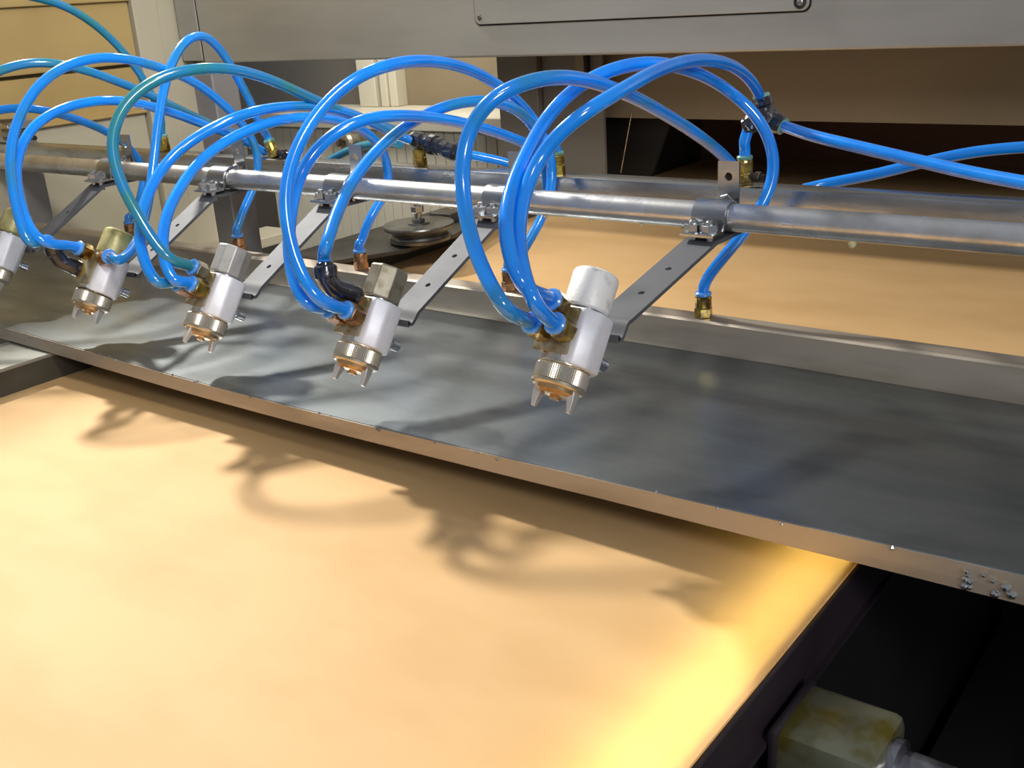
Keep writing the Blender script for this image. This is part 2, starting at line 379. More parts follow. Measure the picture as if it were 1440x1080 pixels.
fr = thing('side_frame', 'worn steel side frame along the left edge of the belt', 'machine frame', (XL - .04, .9, 0))
obj('top_plate', box(XL - .084, XL, -.25, 1.44, ZT - .0165, ZT - .0125), 'frame_top', fr, bevel=.0008)
obj('inner_face', box(XL - .006, XL - .0005, -.25, 1.44, ZB - .02, ZT - .0165), 'frame_dark', fr)
obj('outer_face', box(XL - .084, XL - .078, -.25, 1.44, 0, ZT - .0165), 'frame_dark', fr)

# bearing housing with shaft, bottom right
br = thing('bearing_block', 'oily olive bearing housing with a wet shaft, at the bottom right corner', 'bearing', (XR + .035, .474, ZB - .10))
X0 = XR + .0068
V, Fc = box(X0, XR + .064, .441, .494, ZB - .064, ZB - .026)
obj('housing', (V, Fc), 'block', br, bevel=.006, smooth=True)
obj('end_flange', box(X0, X0 + .006, .440, .495, ZB - .066, ZB - .0256), 'edge', br, bevel=.002, smooth=True)
obj('shaft', lathe((XR + .060, .470, ZB - .046), (1, -.02, 0), [(0, .017), (.008, .017), (.010, .0125), (.30, .0125)], 28), 'shaft', br, smooth=True)
obj('mounting_foot', box(X0, XR + .050, .395, .440, ZB - .074, ZB - .066), 'block', br, bevel=.002, smooth=True)
blobs = []
for k in range(26):
    c = Vector((X0 + .002 + random.random() * .012, .447 + random.random() * .005, ZB - .030 - random.random() * .014)); r = .0008 + random.random() * .0012
    blobs.append(lathe(c + Vector((0, 0, -r)), (0, 0, 1), [(0, r * .3), (r * .6, r), (r * 1.4, r), (r * 2, r * .3)], 7))
obj('grease_grit', join(*blobs), 'frame_top', br, kind='stuff')

# ------------------------------------------------------------------ drip tray
tray = thing('drip_tray', 'long shallow steel drip tray below the spray guns', 'tray', (-.5, YR, ZT - .01))
samp = [(-120, 427), (0, 458), (180, 510), (367, 562), (480, 588), (660, 632), (820, 669), (1087, 729), (1220, 761), (1330, 785), (1440, 808), (1560, 833)]
SX = [(at_y(px, py, YF).x, at_y(px, py, YF).z) for px, py in samp]
def zf(x):
    if x <= SX[0][0]: return SX[0][1]
    for (a, za), (b, zb) in zip(SX, SX[1:]):
        if x <= b: return za + (zb - za) * (x - a) / (b - a)
    return SX[-1][1]
def zfs(x):
    return sum(zf(x + d) for d in (-.12, -.08, -.04, 0, .04, .08, .12)) / 7
def tray_mesh(prof, x0=-1.62, x1=.25, n=110):
    V, Fc = [], []
    for i in range(n + 1):
        x = x0 + (x1 - x0) * i / n
        for p in prof(x): V.append((x, p[0], p[1]))
    m = len(prof(0))
    for i in range(n):
        for k in range(m - 1): Fc.append((i * m + k, (i + 1) * m + k, (i + 1) * m + k + 1, i * m + k + 1))
    return V, Fc
def wav(x, t): return .0006 * noise.noise(Vector((x * 4, t * 3, 1)))
def solid(o, t, off=0):
    md = o.modifiers.new('thickness', 'SOLIDIFY'); md.thickness = t; md.offset = off
NB = 8
def floor_prof(x):
    z0 = zfs(x); out = [(YF, z0 - .0006), (YF + .0008, z0)]
    for k in range(1, NB + 1):
        t = k / NB; out.append((YF + (YR - YF - .0005) * t, z0 + (ZT - z0) * t + wav(x, t) - .0012 * math.sin(math.pi * t)))
    return out
o = obj('tray_floor', tray_mesh(floor_prof), 'tray', tray, smooth=True); solid(o, .0016, -1)
o = obj('front_lip', tray_mesh(lambda x: [(YF - .0022, zfs(x) - .0128 - max(0, x + .35) * .012), (YF - .0002, zfs(x) - .0004)]), 'tray_edge', tray); solid(o, .0014, 0)
o = obj('rear_wall', tray_mesh(lambda x: [(YR - .0005, ZT - .002), (YR + .003, ZFL - .0015), (YR + .0045, ZFL), (YR + .024, ZFL), (YR + .024, ZFL - .014)]), 'tray_edge', tray); solid(o, .0015, 0)
wd = []
for k in range(60):
    x = -1.5 + 1.7 * random.random()
    r = .0006 + random.random() * .001
    wd.append(lathe((x, YF - .002 + random.random() * .003, zfs(x) - random.random() * .002), (0, 0, 1), [(-r, r * .3), (0, r), (r, r * .3)], 6))
for k in range(70):
    x = -.12 + .3 * random.random() ** 1.2; r = .001 + random.random() * .0018
    wd.append(lathe((x, YF - .0035, zfs(x) - .003 - random.random() * .012), (0, 1, 0), [(-r * .6, r * .4), (0, r), (r, r * .5)], 7))
obj('dried_spray_droplets', join(*wd), 'steel', tray, kind='stuff')

# ------------------------------------------------------------------ rear rail and posts
rail = thing('rear_rail', 'square steel rail behind the round pipe, carried by two posts', 'rail', (-.7, YRAIL0, 0))
obj('rail_bar', box(-1.74, .45, YRAIL0, YRAIL1, ZRAIL - .030, ZRAIL), 'steel', rail, bevel=.0016, smooth=True)
obj('post', box(-1.212, -1.172, YRAIL1 + .001, YRAIL1 + .043, 0, H - .071), 'post', rail, bevel=.002)
obj('post', box(-1.738, -1.700, YRAIL1 + .001, YRAIL1 + .043, 0, ZRAIL + .03), 'post', rail, bevel=.002)
c = at_y(8, 196, .885); 
obj('clamp_head', box(c.x - .02, c.x + .018, .882, .905, ZRAIL + .0002, ZRAIL + .03), 'steel', rail, bevel=.003, smooth=True)
for dz, ln in ((.034, .05), (.020, .085), (.008, .09)):
    obj('clamp_lever', sweep([Vector((c.x, .884, ZRAIL + dz)), Vector((c.x + ln * .6, .884, ZRAIL + dz + .001)), Vector((c.x + ln, .884, ZRAIL + dz + .003))], .0035, 10), 'darkmetal', rail, smooth=True)

# ------------------------------------------------------------------ round pipe
pipe = thing('support_pipe', 'round satin steel pipe holding the spray gun arms', 'pipe', (-.7, YP, ZP))
obj('pipe_tube', lathe((-1.745, YP, ZP), (1, 0, 0), [(0, RP), (1.0, RP), (2.05, RP)], 40), 'pipe', pipe, smooth=True)
for px in (1202, 718, 770, 905, 640, 505, 962, 835):
    c = at_y(px, 320, YP); big = px == 1202; r = .0032 if big else .0017
    obj('droplet', lathe((c.x, YP - .003, ZP - RP + .0012), (0, 0, -1), [(-.0005, r * .9), (r * .5, r), (r * 1.3, r * .75), (r * 1.7, r * .2)], 12), 'drop', pipe, smooth=True)

# ------------------------------------------------------------------ arms with clamps
GX = [-.380, -.587, -.788, -.970, -1.180]
CAP = [(781, 556), (496, 521), (283, 474), (124, 438), (-14, 398)]       # centre of each nozzle face
ORD = ['nearest', 'second nearest', 'middle', 'second from the left', 'leftmost']
THETA = -math.radians(36)
LC = .044                                                                  # body centre to nozzle face
ax_dir = Vector((0, math.sin(THETA), -math.cos(THETA)))
guns_c = [at_x(px, py, GX[i]) - ax_dir * LC for i, (px, py) in enumerate(CAP)]
def bolt(x, y, z, par, up=1):
    b_ = obj('bolt', lathe((x, y, z - .012), (0, 0, 1), [(0, .003), (.0205, .003), (.0215, .0022)], 12), 'steel', par, smooth=True)
    obj('nut', hexa((x, y, z + .0005), (x, y, z + .0065), .0066, random.random()), 'steel', b_)
    obj('washer', cyl((x, y, z), (x, y, z + .0008), .0078), 'steel', b_)
W = .027
for i, gx in enumerate(GX):
    lab = ['flat drilled steel arm carrying the nearest spray gun, one end clamped to the pipe',
           'flat drilled arm carrying the gun with the black elbow and grey knob',
           'flat drilled arm carrying the middle gun, its clamp behind the blue loops',
           'flat arm carrying the gun with the olive knob, clamp left of the tall post',
           'narrow looking flat arm carrying the leftmost gun, near the picture edge'][i]
    arm = thing('mounting_arm', lab, 'bracket', (gx + .008, YP, ZP), 'gun mounting arms along the pipe')
    g = guns_c[i]; xc = gx + .008
    th = .003
    A = Vector((YP + .030, ZP - RP - .0028)); back = Vector((math.cos(THETA), math.sin(THETA)))   # local +Y of the gun in YZ
    ax2 = Vector((ax_dir.y, ax_dir.z))
    g2 = Vector((g.y, g.z)); Cc = g2 + back * .0195 - ax2 * .008; B = Cc - ax2 * .016 + back * .010; D = g2 + back * .0195 - ax2 * .003
    d = (B - Vector((YP - .024, ZP - RP - .0028))); L1 = d.length; d.normalize(); nrm = Vector((-d.y, d.x)); nrm = nrm if nrm.y > 0 else -nrm
    S0 = Vector((YP - .024, ZP - RP - .0028))
    def fn(s, w_, t, S0=S0, d=d, nrm=nrm, xc=xc):
        p = S0 + d * s - nrm * t; return Vector((xc + w_, p.x, p.y))
    hs = [h for h in (.052, .092) if h + W / 2 < L1]
    obj('arm_strip', holed_plate(L1, W, hs, .0024, th, fn), 'strip', arm)
    # the flat end under the pipe
    obj('arm_root', box(xc - W / 2, xc + W / 2, S0.x, YP + .030, S0.y - th, S0.y), 'strip', arm)
    # bend down behind the gun body
    pth = [S0 + d * L1]; ctrl = [S0 + d * L1, B - d * -.006, Cc + back * .004, Cc, D]
    sm = smooth_path([Vector((0, p.x, p.y)) for p in ctrl], 6)
    outl = []
    for k, p in enumerate(sm):
        t_ = (sm[min(k + 1, len(sm) - 1)] - sm[max(k - 1, 0)]).normalized(); nn = Vector((0, -t_.z, t_.y)); nn = nn if nn.z > 0 or nn.y > 0 else -nn
        outl.append((p, p + (nn if nn.dot(Vector((0, back.x, back.y))) > 0 or k < 3 else nn) * 0))
    pts = [Vector((xc - W / 2, p.y, p.z)) for p in sm]
    V, Fc = [], []
    for k, p in enumerate(sm):
        t_ = (sm[min(k + 1, len(sm) - 1)] - sm[max(k - 1, 0)]).normalized(); nn = Vector((0, -t_.z, t_.y))
        if nn.dot(Vector((0, back.x, back.y))) < 0 and k > 6: nn = nn
        q0 = p; q1 = p + nn * th
        for xx in (xc - W / 2 + .001 * 0, xc + W / 2):
            V += [Vector((xx, q0.y, q0.z)), Vector((xx, q1.y, q1.z))]
    for k in range(len(sm) - 1):
        a0 = 4 * k; b0 = a0 + 4
        Fc += [(a0, a0 + 2, b0 + 2, b0), (a0 + 1, b0 + 1, b0 + 3, a0 + 3), (a0, b0, b0 + 1, a0 + 1), (a0 + 2, a0 + 3, b0 + 3, b0 + 2)]
    e = 4 * (len(sm) - 1); Fc += [(0, 1, 3, 2), (e, e + 2, e + 3, e + 1)]
    obj('arm_foot', (V, Fc), 'strip', arm, smooth=True)
    # strap over the pipe
    t = .002; zf_ = ZP - RP + .0008
    inner = [(YP - .032, zf_), (YP - RP - .0035, zf_)] + [(YP - (RP + .0006) * math.cos(a_), ZP + (RP + .0006) * math.sin(a_)) for a_ in [math.radians(-20 + 220 * k / 16) for k in range(17)]] + [(YP + RP + .0035, zf_), (YP + .030, zf_)]
    outer = [(YP + .030, zf_ + t), (YP + RP + .0045, zf_ + t)] + [(YP + (RP + .0006 + t) * math.cos(a_), ZP + (RP + .0006 + t) * math.sin(a_)) for a_ in [math.radians(-10 + 200 * k / 16) for k in range(17)]] + [(YP - RP - .0045, zf_ + t), (YP - .032, zf_ + t)]
    o = obj('strap', prism([Vector((xc - .014, y, z)) for y, z in inner + outer], (.028, 0, 0)), 'steel', arm, smooth=True)
    for dx in (-.007, .007): bolt(xc + dx, YP - .023, zf_ + t, arm)
    # upright tab with a hole behind the pipe
    bz = zf_ + t
    obj('tab', holed_plate(.046, .018, [.034], .0034, .002, lambda s, w_, t_, xc=xc, bz=bz: Vector((xc + w_ - .001 + .16 * 0, YP + .024 + t_, bz + s))), 'steel', arm)
    obj('tab_foot', box(xc - .010, xc + .008, YP + .016, YP + .024, bz, bz + .002), 'steel', arm)
    b_ = obj('tab_bolt', hexa((xc, YP + .024, bz + .016), (xc, YP + .017, bz + .016), .006, .3), 'steel', arm)
    obj('thread', cyl((xc, YP + .017, bz + .016), (xc, YP + .012, bz + .016), .003, 12), 'steel', b_)

# ------------------------------------------------------------------ spray guns
PORTS = {'left': (-.0105, -.0075), 'right': (.0070, -.0055), 'top': (-.0030, .0105)}
def make_gun(i):
    labs = ['nearest spray gun, pale knob on top and blown white body face',
            'spray gun with a worn grey knurled knob and a black elbow high on it',
            'middle spray gun with a brushed grey knob and a yellow brass fitting',
            'spray gun with an olive stained knob and a hose entering from the right',
            'spray gun cut off by the left edge of the picture']
    g = thing('spray_gun', labs[i], 'spray gun', guns_c[i], 'spray guns in a row under the pipe', rot=(THETA, 0, 0))
    hb = .020
    oct_ = [(-.006, -.0155), (.009, -.0155), (.0175, -.006), (.0175, .009), (.010, .0165), (-.006, .0165)]
    obj('body', prism([Vector((x + .004, y, -hb - .0048)) for x, y in oct_], (0, 0, 2 * hb - .001)), 'gun', g, local=True, bevel=.0022, smooth=True)
    pl = [(-.017, -.016), (-.0019, -.016), (-.0019, .0155), (-.017, .0155)]
    obj('side_plate', prism([Vector((x, y, -hb + .001)) for x, y in pl], (0, 0, 2 * hb - .009)), 'gunfront', g, local=True, bevel=.002, smooth=True)
    # front plate with ports
    fp = [(-.017, -.0178), (.0100, -.0178), (.0100, -.0152), (-.017, -.0152)]
    obj('front_plate', prism([Vector((x, y, -hb + .0005)) for x, y in fp], (0, 0, 2 * hb - .008)), 'gunfront', g, local=True, bevel=.001, smooth=True)
    km = ['white_knob', 'grey_knob', 'alu_knob', 'olive', 'olive'][i]
    kr = .0158
    if i in (0, 3, 4):
        k_ = obj('knob', lathe((.003, 0, hb - .0045), (0, 0, 1), [(0, kr - .001), (.0015, kr), (.024, kr), (.026, kr - .0008), (.0275, kr - .003)], 96, 0, .00012), km, g, local=True, smooth=True)
    else:
        k_ = obj('knob', lathe((.003, 0, hb - .0045), (0, 0, 1), [(0, kr - .0005), (.001, kr + .0004), (.0255, kr + .0004), (.027, kr - .0012)], 8 if i == 1 else 10, .3), km, g, local=True, bevel=.0006)
    obj('knob_neck', cyl((.003, 0, hb - .007), (.003, 0, hb - .004), .0125, 24), 'steel', g, local=True, smooth=True)
    # nozzle stack
    zz = -hb
    obj('neck', lathe((0, 0, zz + .001), (0, 0, -1), [(0, .0165), (.0045, .0165), (.0045, .0150), (.0062, .0150)], 32), 'ring', g, local=True, smooth=True)
    obj('seal_ring', lathe((0, 0, zz - .0035), (0, 0, -1), [(0, .0172), (.0004, .0180), (.0016, .0180), (.002, .0172)], 32), 'ring' if i != 3 else 'darkmetal', g, local=True, smooth=True)
    obj('retaining_ring', lathe((0, 0, zz - .0052), (0, 0, -1), [(0, .0172), (.0015, .0186), (.0112, .0186)], 160, 0, .00035), 'ring', g, local=True)
    obj('ring_lip', lathe((0, 0, zz - .0164), (0, 0, -1), [(0, .0180), (.0006, .0188), (.0022, .0184), (.0034, .0168)], 40), 'ring', g, local=True, smooth=True)
    obj('air_cap', lathe((0, 0, zz - .0192), (0, 0, -1), [(0, .0150), (.0030, .0142), (.0052, .0105), (.0054, .0060), (.0062, .0042), (.0078, .0036), (.0078, .0018), (.0070, .0016)], 32), 'cap', g, local=True, smooth=True)
    ha = math.radians([6, 12, 78, 18, 20][i])
    for s in (-1, 1):
        c_, s_ = math.cos(ha) * s, math.sin(ha) * s
        def P(r, q, z): return Vector((c_ * r - s_ * q, s_ * r + c_ * q, z))
        z0 = zz - .0195; z1 = z0 - .0145
        V = [P(.0065, -.0052, z0), P(.0150, -.0046, z0), P(.0150, .0046, z0), P(.0065, .0052, z0),
             P(.0102, -.0036, z0 - .006), P(.0152, -.0036, z0 - .006), P(.0152, .0036, z0 - .006), P(.0102, .0036, z0 - .006),
             P(.0118, -.0018, z1), P(.0146, -.0022, z1), P(.0146, .0022, z1), P(.0118, .0018, z1)]
        Fc = [(3, 2, 1, 0), (8, 9, 10, 11)] + [(a, (a + 1) % 4, (a + 1) % 4 + 4, a + 4) for a in range(4)] + [(a + 4, (a + 1) % 4 + 4, (a + 1) % 4 + 8, a + 8) for a in range(4)]
        h_ = obj('horn', (V, Fc), 'horn', g, local=True, bevel=.0006)
        for dz in (.008, .0112):
            obj('air_hole', lathe(P(.0113 + (dz - .008) * .3, 0, z0 - dz), -P(1, 0, 0), [(0, .0007), (.0007, .0007)], 8), 'hole', h_, local=True)
    # clamp screw at the back, low
    obj('back_screw', lathe((.010, .0155, -.013), (.25, 1, 0), [(0, .0034), (.004, .0034), (.0042, .0044), (.0112, .0044), (.012, .0036)], 18), 'steel', g, local=True, smooth=True)
    # fittings
    tips = {}
    n = Vector((0, -1, 0)); Mw = WM(g)
    for key, (fx, fz) in PORTS.items():
        b0 = Vector((fx, -.0178, fz)); dirn = Vector((0, -1, 0))
        if i == 3 and key == 'right':
            b0 = Vector((.0120, -.0130, .0085)); dirn = Vector((.93, -.30, .12)).normalized()
        m = {0: {'left': 'brass', 'right': 'brass', 'top': 'brass'}, 1: {'left': 'copperbrass', 'right': 'copperbrass', 'top': 'copperbrass'},
             2: {'left': 'copperbrass', 'right': 'brass', 'top': 'grey_knob'}, 3: {'left': 'brass', 'right': 'copperbrass', 'top': 'brass'}, 4: {'left': 'brass', 'right': 'brass', 'top': 'brass'}}[i][key]
        if (i == 1 and key == 'top') or (i == 3 and key == 'left'):
            obj('fitting_nut', hexa(b0, b0 + dirn * .005, .0075, .2), m, g, local=True)
            Mi = Mw.inverted()
            pxs = [(470, 405), (460, 391), (457, 373)] if i == 1 else [(92, 394), (79, 384), (65, 368)]
            if i == 3: pts = [b0 + dirn * .004, b0 + dirn * .012, b0 + dirn * .020 + Vector((-.003, 0, .0005)), b0 + dirn * .027 + Vector((-.005, 0, .005)), b0 + dirn * .034 + Vector((-.006, 0, .012))]
            else: pts = [b0 + dirn * .004, b0 + dirn * .009] + [Mi @ at_x(a_, c_, GX[i] + (-.005 if i == 1 else -.016) - .002 * k_) for k_, (a_, c_) in enumerate(pxs)]
            sp = smooth_path(pts, 6)
            el = obj('elbow', sweep(sp, lambda t: .0079 + (.0012 if .75 < t < .96 else 0) + (.0006 if t < .2 else 0), 18), 'black', g, local=True, smooth=True)
            e = sp[-1]; dd = (sp[-1] - sp[-3]).normalized()
            obj('elbow_collar', lathe(e - dd * .0005, dd, [(0, .0066), (.0022, .0066), (.003, .0058)], 20), 'black', el, local=True, smooth=True)
            tips[key] = (Mw @ (e + dd * .001), (Mw.to_3x3() @ dd).normalized())
            continue
        L_ = .0155 if key != 'top' else .013
        f_ = obj('fitting', join(cyl(b0, b0 + dirn * .003, .0052, 16), hexa(b0 + dirn * .002, b0 + dirn * L_, .0081, .35)), m, g, local=True)
        obj('fitting_collar', lathe(b0 + dirn * (L_ - .0003), dirn, [(0, .0062), (.0012, .0074), (.0032, .0076), (.0042, .0066)], 20), 'collar', f_, local=True, smooth=True)
        tips[key] = (Mw @ (b0 + dirn * (L_ + .001)), (Mw.to_3x3() @ dirn).normalized())
    return g, tips
guns = [make_gun(i) for i in range(5)]

# ------------------------------------------------------------------ hoses
HR = .0050
BULGE = .042
def tray_fit(px, py):
    c = at_y(px, py, YR + .014); return Vector((c.x, YR + .014, ZFL + .0008))
def rail_fit(px, py):
    c = at_y(px, py, YRAIL0 + .014); return Vector((c.x, YRAIL0 + .014, ZRAIL + .0002))
def end_fitting(root, base, m='brass', h=.019, collar='collar_pale', lean=None):
    up = Vector(lean).normalized() if lean else Vector((0, 0, 1))
    f_ = obj('end_fitting', join(hexa(base, base + up * (h * .45), .0080, .2), lathe(base, up, [(h * .42, .0066), (h * .5, .0074), (h * .92, .0074), (h, .0064)], 16)), m, root)
    obj('fitting_collar', lathe(base + up * (h - .0002), up, [(0, .0062), (.0012, .0073), (.003, .0073), (.004, .0062)], 20), collar, f_, smooth=True)
    return base + up * (h + .003), up
def hose(label, group, mat_, start, trace, x0, x1, end=None, off=0, bulge=None):
    """start: (point, direction) or None; trace: pixels lying on a vertical plane whose x slides from x0 to x1; end: (point, direction)"""
    root = thing('air_hose', label, 'hose', (0, 0, 0), group)
    pts = []
    if start:
        pts += [start[0] - start[1] * .004, start[0] + start[1] * .008]
    d = [0]
    for a, b in zip(trace, trace[1:]): d.append(d[-1] + math.hypot(b[0] - a[0], b[1] - a[1]))
    for (px, py, *yy), s in zip(trace, d):
        if yy: pts.append(at_y(px, py, yy[0])); continue
        t = s / d[-1]
        xx = x0 + (x1 - x0) * t + off * math.sin(math.pi * t)
        if start and t < .62: xx -= (BULGE if bulge is None else bulge) * math.sin(math.pi * t / .62) ** 2 if t > .31 else (BULGE if bulge is None else bulge) * math.sin(math.pi * t / .62)
        pts.append(at_x(px, py, xx))
    if end: pts += [end[0] + end[1] * .008, end[0] - end[1] * .004]
    root.location = pts[0]; 
    sp = smooth_path(pts, 6)
    # even out small kinks left by the control points
    for _ in range(14):
        sp = [sp[0], sp[1]] + [(sp[i - 1] + sp[i] * 2 + sp[i + 1]) / 4 for i in range(2, len(sp) - 2)] + [sp[-2], sp[-1]]
    obj('tube', sweep(sp, HR, 16), mat_, root, smooth=True)
    return root
G1, G2, G3, G4, G5 = [g[1] for g in guns]

def tray_hose(label, group, m, start, trace, x0, fitpx, fm='brass', lean=None, off=0):
    base = tray_fit(*fitpx)
    up = Vector(lean).normalized() if lean else Vector((0, 0, 1))
    tip = base + up * .022
    r = hose(label, group, m, start, trace, x0, base.x, (tip, up), off=off)
    end_fitting(r, base, fm, lean=lean, collar='collar')
    return r
def rail_hose(label, group, m, start, trace, x0, fitpx, fm='brass', lean=None, h=.019, off=0, bulge=None):
    base = rail_fit(*fitpx); up = Vector(lean).normalized() if lean else Vector((0, 0, 1)); tip = base + up * (h + .003)
    r = hose(label, group, m, start, trace, x0, base.x, (tip, up), off=off, bulge=bulge)
    end_fitting(r, base, fm, h=h, lean=lean)
    return r
GR = 'blue air hoses looping over the pipe'
# gun 1
hose('outermost stained loop of the nearest gun, ending behind the tab with a hole', GR, 'hose_mid', G1['left'],
     [(712, 438), (688, 398), (665, 345), (652, 285), (650, 225), (662, 178), (692, 138), (740, 115), (795, 107), (845, 118), (893, 137), (940, 163), (985, 192), (1018, 219), (1034, 238)], GX[0], at_y(1040, 240, .87).x, off=-.014)
tray_hose('blue loop of the nearest gun that dives behind the pipe to the brass tray fitting', GR, 'hose', G1['top'],
     [(738, 408), (718, 365), (710, 310), (720, 262), (740, 217), (767, 167), (807, 125), (857, 98), (907, 88), (947, 92), (987, 105), (1027, 129), (1060, 158, .842), (1081, 193, .848), (1089, 230, .848), (1083, 265, .842), (1067, 296, .832), (1046, 328, .822), (1019, 360, .815)], GX[0], (989, 440))
CN = at_y(1078, 160, YRAIL0 + .012)
hose('bright front loop of the nearest gun, ending in the black tee connector', GR, 'hose', G1['right'],
     [(750, 425), (735, 380), (728, 330), (736, 275), (757, 225), (787, 187), (827, 155), (873, 128), (910, 106), (943, 92), (977, 84), (1013, 86), (1041, 99), (1060, 119), (1070, 138)], GX[0] + .007, at_y(1070, 138, YRAIL0 + .012).x, off=.012)
# gun 2
hose('largest blue loop of the gun with the black elbow', GR, 'hose', G2['right'],
     [(450, 425), (424, 387), (407, 337), (400, 277), (410, 227), (433, 177), (470, 133), (512, 103), (560, 88), (602, 85), (645, 92), (687, 110), (724, 138), (751, 168), (769, 203, .858), (777, 240, .860), (773, 275, .850)], GX[1] + .006, -.640, off=.012)
rail_hose('low blue hose arching across behind, from the gun with the black elbow', GR, 'hose', G2['left'],
     [(430, 430), (412, 392), (405, 340), (412, 280), (427, 236), (448, 207), (480, 181), (520, 166), (562, 162), (612, 166), (662, 175), (710, 190), (745, 204), (772, 215)], GX[1] - .008, (784, 236), off=-.014)
tray_hose('teal tinted hose rising from the black elbow and curling behind the pipe', GR, 'hose_mid', G2['top'],
     [(458, 350), (471, 305), (493, 259), (520, 222), (553, 190), (593, 163), (637, 146), (677, 141), (713, 147), (742, 166), (760, 196), (768, 240), (770, 280), (762, 307), (741, 343), (724, 372)], GX[1], (717, 408), 'copperbrass')
# gun 3
tray_hose('blue loop of the middle gun ending in the brown fitting left of the pulley', GR, 'hose', G3['right'],
     [(247, 397), (233, 375), (228, 335), (236, 297), (250, 270), (272, 236), (303, 208), (340, 187), (385, 170), (437, 164), (485, 171), (520, 189), (539, 213), (547, 245), (543, 270), (529, 292), (515, 318), (508, 342)], GX[2] + .006, (508, 374), 'copperbrass', off=.012)
C3 = at_y(583, 196, YRAIL0 + .010)
hose('outer blue loop of the middle gun, running to the black coupling', GR, 'hose_mid', G3['left'],
     [(222, 401), (205, 373), (196, 340), (198, 305), (209, 270), (232, 231), (265, 200), (303, 178), (341, 161), (385, 151), (441, 149), (490, 158), (527, 174), (557, 190), (575, 197)], GX[2] - .008, C3.x, off=-.014)
hose('teal stained round loop behind the middle gun, crossing the grey panels', GR, 'hose_teal', G3['top'],
     [(243, 368), (219, 344), (196, 306), (173, 265), (158, 218), (160, 179), (180, 141), (217, 113), (256, 100), (303, 95), (351, 102), (399, 120), (447, 143), (498, 163), (540, 178), (568, 187)], GX[2], C3.x - .01)
# gun 4
rail_hose('tall narrow green stained loop rising highest at the left', GR, 'hose_mid', G4['right'],
     [(166, 369, .565), (184, 354, .59), (198, 328, .62), (207, 292), (214, 250), (219, 200), (228, 135), (240, 92), (257, 61), (278, 49), (298, 56), (319, 83), (339, 118), (355, 150), (368, 182)], GX[3] + .010, (386, 216), lean=(-.35, 0, 1), bulge=0)
tray_hose('wide blue loop of the gun with the olive knob, diving left of the tall post', GR, 'hose_mid', G4['left'],
     [(43, 348), (29, 315), (17, 262), (14, 220), (20, 185), (32, 154), (52, 122), (82, 98), (115, 85), (155, 80), (194, 86), (234, 98), (272, 114), (303, 137), (332, 164), (351, 189), (361, 212), (363, 240), (354, 272), (342, 295), (335, 318)], GX[3] - .008, (337, 352), 'copperbrass')
hose('small bright blue loop of the gun with the olive knob', GR, 'hose', G4['top'],
     [(60, 343), (40, 318), (26, 275), (22, 240), (30, 205), (46, 179), (72, 160), (105, 147), (144, 141), (175, 142), (205, 148), (245, 159), (288, 176), (325, 190), (352, 202), (372, 214)], GX[3], at_y(374, 214, YRAIL0 + .02).x)
# gun 5 and those coming in from the left
hose('teal hose from the leftmost gun, arching in over the cream panels', GR, 'hose_teal', G5['right'],
     [(-62, 330), (-88, 270), (-90, 205), (-66, 150), (-30, 115), (4, 97), (42, 88), (80, 89), (128, 101), (166, 115), (208, 132), (249, 152), (286, 170), (322, 184), (350, 194)], GX[4] + .006, at_y(352, 200, YRAIL0 + .04).x)
tray_hose('low blue hose from the leftmost gun, ending behind the pipe at the left', GR, 'hose_mid', G5['left'],
     [(-70, 330), (-86, 270), (-80, 215), (-52, 172), (0, 153), (44, 152), (80, 159), (118, 171), (148, 184), (176, 202), (196, 225), (203, 250), (196, 280), (189, 305)], GX[4] - .008, (186, 338), 'copperbrass')
rail_hose('thick teal hose dropping in from the top left corner', 'supply hoses', 'hose_teal', None,
     [(-30, -22), (10, -12), (48, -4), (89, 7), (128, 30), (160, 58), (184, 86), (202, 112), (218, 142), (228, 170)], -1.27, (232, 213))

# connectors
def knobby(root, a, b, r, m='black'):
    d = (b - a); L = d.length
    return lathe(a, d, [(0, r * .8), (L * .08, r), (L * .25, r), (L * .3, r * .86), (L * .5, r * .86), (L * .55, r * 1.04), (L * .85, r * 1.04), (L, r * .85)], 10)
YK = YRAIL0 + .012
tee = thing('tee_connector', 'black tee connector joining three hoses above the right end brass fitting', 'hose connector', at_y(1078, 165, YK))
c = at_y(1077, 163, YK)
for k, (px, py) in enumerate([(1071, 137), (1100, 177), (1052, 176)]):
    e = at_y(px, py, YK); el = obj('socket', knobby(tee, c, e, .0085), 'black', tee)
    d = (e - c).normalized(); obj('socket_collar', lathe(e - d * .001, d, [(0, .0062), (.001, .0076), (.003, .0076), (.004, .0064)], 18), 'collar_pale' if k < 2 else 'black', el, smooth=True)
obj('hub', lathe(c - Vector((0, .009, 0)), (0, 1, 0), [(0, .006), (.002, .0092), (.016, .0092), (.018, .006)], 10), 'black', tee)
base = rail_fit(1047, 249)
st = thing('short_hose', 'short upright blue hose stub between brass fitting and black tee', 'hose', base)
tip, up = end_fitting(st, base, 'brass', .022)
obj('tube', sweep(smooth_path([tip - up * .004, tip + up * .006, at_y(1047, 200, YK), at_y(1052, 182, YK)], 6), HR, 16), 'hose', st, smooth=True)
obj('screw_stub', join(cyl(base + Vector((.006, -.002, .008)), base + Vector((.020, -.002, .007)), .0028, 10), hexa(base + Vector((.011, -.002, .0077)), base + Vector((.016, -.002, .0073)), .005)), 'darkmetal', st)
def free_hose(label, m, px, y0, y1, group='supply hoses'):
    pts = [at_y(a, b, y0 + (y1 - y0) * k / (len(px) - 1)) for k, (a, b) in enumerate(px)]
    r = thing('air_hose', label, 'hose', pts[0], group)
    sp = smooth_path(pts, 8)
    obj('tube', sweep(sp, HR, 16), m, r, smooth=True); return r
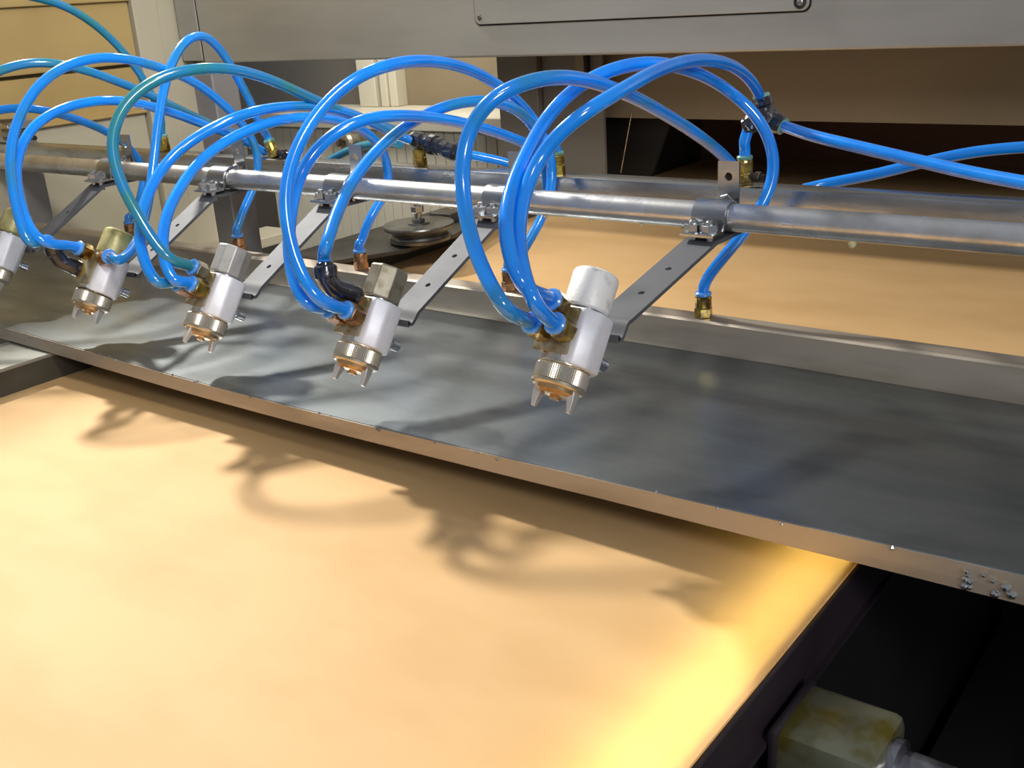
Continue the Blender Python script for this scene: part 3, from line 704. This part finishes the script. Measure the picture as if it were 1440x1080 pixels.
free_hose('blue supply hose running from the black tee out of the right edge', 'hose', [(1098, 176), (1140, 190), (1205, 206), (1290, 226), (1365, 243), (1440, 257), (1520, 270), (1700, 300), (1950, 360)], YK, YK - .17)
free_hose('blue hose crossing behind the supply hose at the right', 'hose', [(1130, 266), (1165, 258), (1235, 244), (1300, 228), (1370, 214), (1440, 207), (1520, 204), (1700, 210), (1950, 230)], YRAIL1 + .02, YRAIL1 + .12)
# coupling beside the middle fitting
base = rail_fit(590, 222)
cp = thing('hose_coupling', 'black ribbed coupling on a yellow brass fitting above the rail', 'hose connector', base)
end_fitting(cp, base, 'brass', .020)
a_ = at_y(580, 194, YK); b_ = at_y(646, 216, YK); mid = a_.lerp(b_, .45)
obj('socket', knobby(cp, mid, a_, .0090), 'black', cp); s2 = obj('socket', knobby(cp, mid, b_, .0096), 'black', cp)
obj('hub', lathe(mid - (b_ - a_).normalized() * .005, b_ - a_, [(0, .009), (.001, .0112), (.007, .0112), (.008, .009)], 12), 'black', cp)
free_hose('blue hose leaving the black coupling, running behind the rail', 'hose', [(644, 215), (672, 220), (700, 226), (730, 235), (760, 246)], YK, YRAIL1 + .03)
free_hose('short teal hose slanting down behind the rail left of the coupling', 'hose_teal', [(562, 203), (540, 201), (515, 204), (490, 212), (466, 224), (440, 238)], YK + .014, YRAIL1 + .05)
# small black stub beside the fitting at the middle left
base = rail_fit(386, 216)
sb = thing('hose_plug', 'small black plug beside the olive brass fitting on the rail', 'plug', base + Vector((.012, 0, .006)))
obj('plug', join(cyl(base + Vector((.0085, 0, .006)), base + Vector((.022, 0, .005)), .0042, 12), hexa(base + Vector((.016, 0, .0055)), base + Vector((.021, 0, .005)), .006), cyl(base + Vector((.022, 0, .005)), base + Vector((.028, 0, .0048)), .003, 10)), 'black', sb)
# brass stub behind the hoses at (500,205)
c = at_y(482, 200, 1.49); e = at_y(516, 202, YC)
ck = thing('round_valve', 'grey brown round valve end behind the hoses, above the rail', 'valve', c)
obj('valve_body', lathe(c, e - c, [(0, .008), (.003, .014), (.010, .018), ((e - c).length - .002, .018), ((e - c).length, .017)], 24), 'grey_knob', ck, smooth=True)
obj('valve_nose', lathe(c, c - e, [(0, .009), (.010, .009), (.012, .006)], 16), 'darkmetal', ck, smooth=True)

# ------------------------------------------------------------------ pulley on the side frame
pc = Vector((-.978, 1.065, 0)); zt0 = ZT - .0125
pb = thing('pulley_bracket', 'dark flat bracket bolted on the side frame under the pulley', 'bracket', (XL - .04, 1.06, zt0))
obj('bracket_plate', prism([Vector(p) for p in ((XL - .080, .93, zt0), (XL - .01, .90, zt0), (pc.x + .012, 1.02, zt0), (pc.x + .018, 1.12, zt0), (XL - .005, 1.34, zt0), (XL - .080, 1.34, zt0))], (0, 0, .006)), 'frame_dark', pb, bevel=.001)
obj('guide_block', box(XL - .03, XL + .012, 1.17, 1.24, zt0 + .006, zt0 + .020), 'pulley', pb, bevel=.002)
pl = thing('pulley', 'grey grooved pulley wheel with a bolt through its centre', 'pulley', (pc.x, pc.y, zt0 + .006))
obj('wheel', lathe((pc.x, pc.y, zt0 + .007), (0, 0, 1), [(0, .036), (.002, .042), (.006, .043), (.007, .040), (.011, .037), (.016, .040), (.018, .047), (.022, .049), (.024, .048)], 56), 'pulley', pl, smooth=True)
b_ = obj('axle', cyl((pc.x, pc.y, zt0 + .030), (pc.x, pc.y, zt0 + .060), .0048, 14), 'steel', pl, smooth=True)
obj('washer', cyl((pc.x, pc.y, zt0 + .031), (pc.x, pc.y, zt0 + .0325), .015, 24), 'pulley', b_, smooth=True)
obj('nut', hexa((pc.x, pc.y, zt0 + .0325), (pc.x, pc.y, zt0 + .038), .009), 'pulley', b_)
obj('nut', hexa((pc.x, pc.y, zt0 + .046), (pc.x, pc.y, zt0 + .055), .009, .5), 'steel', b_)
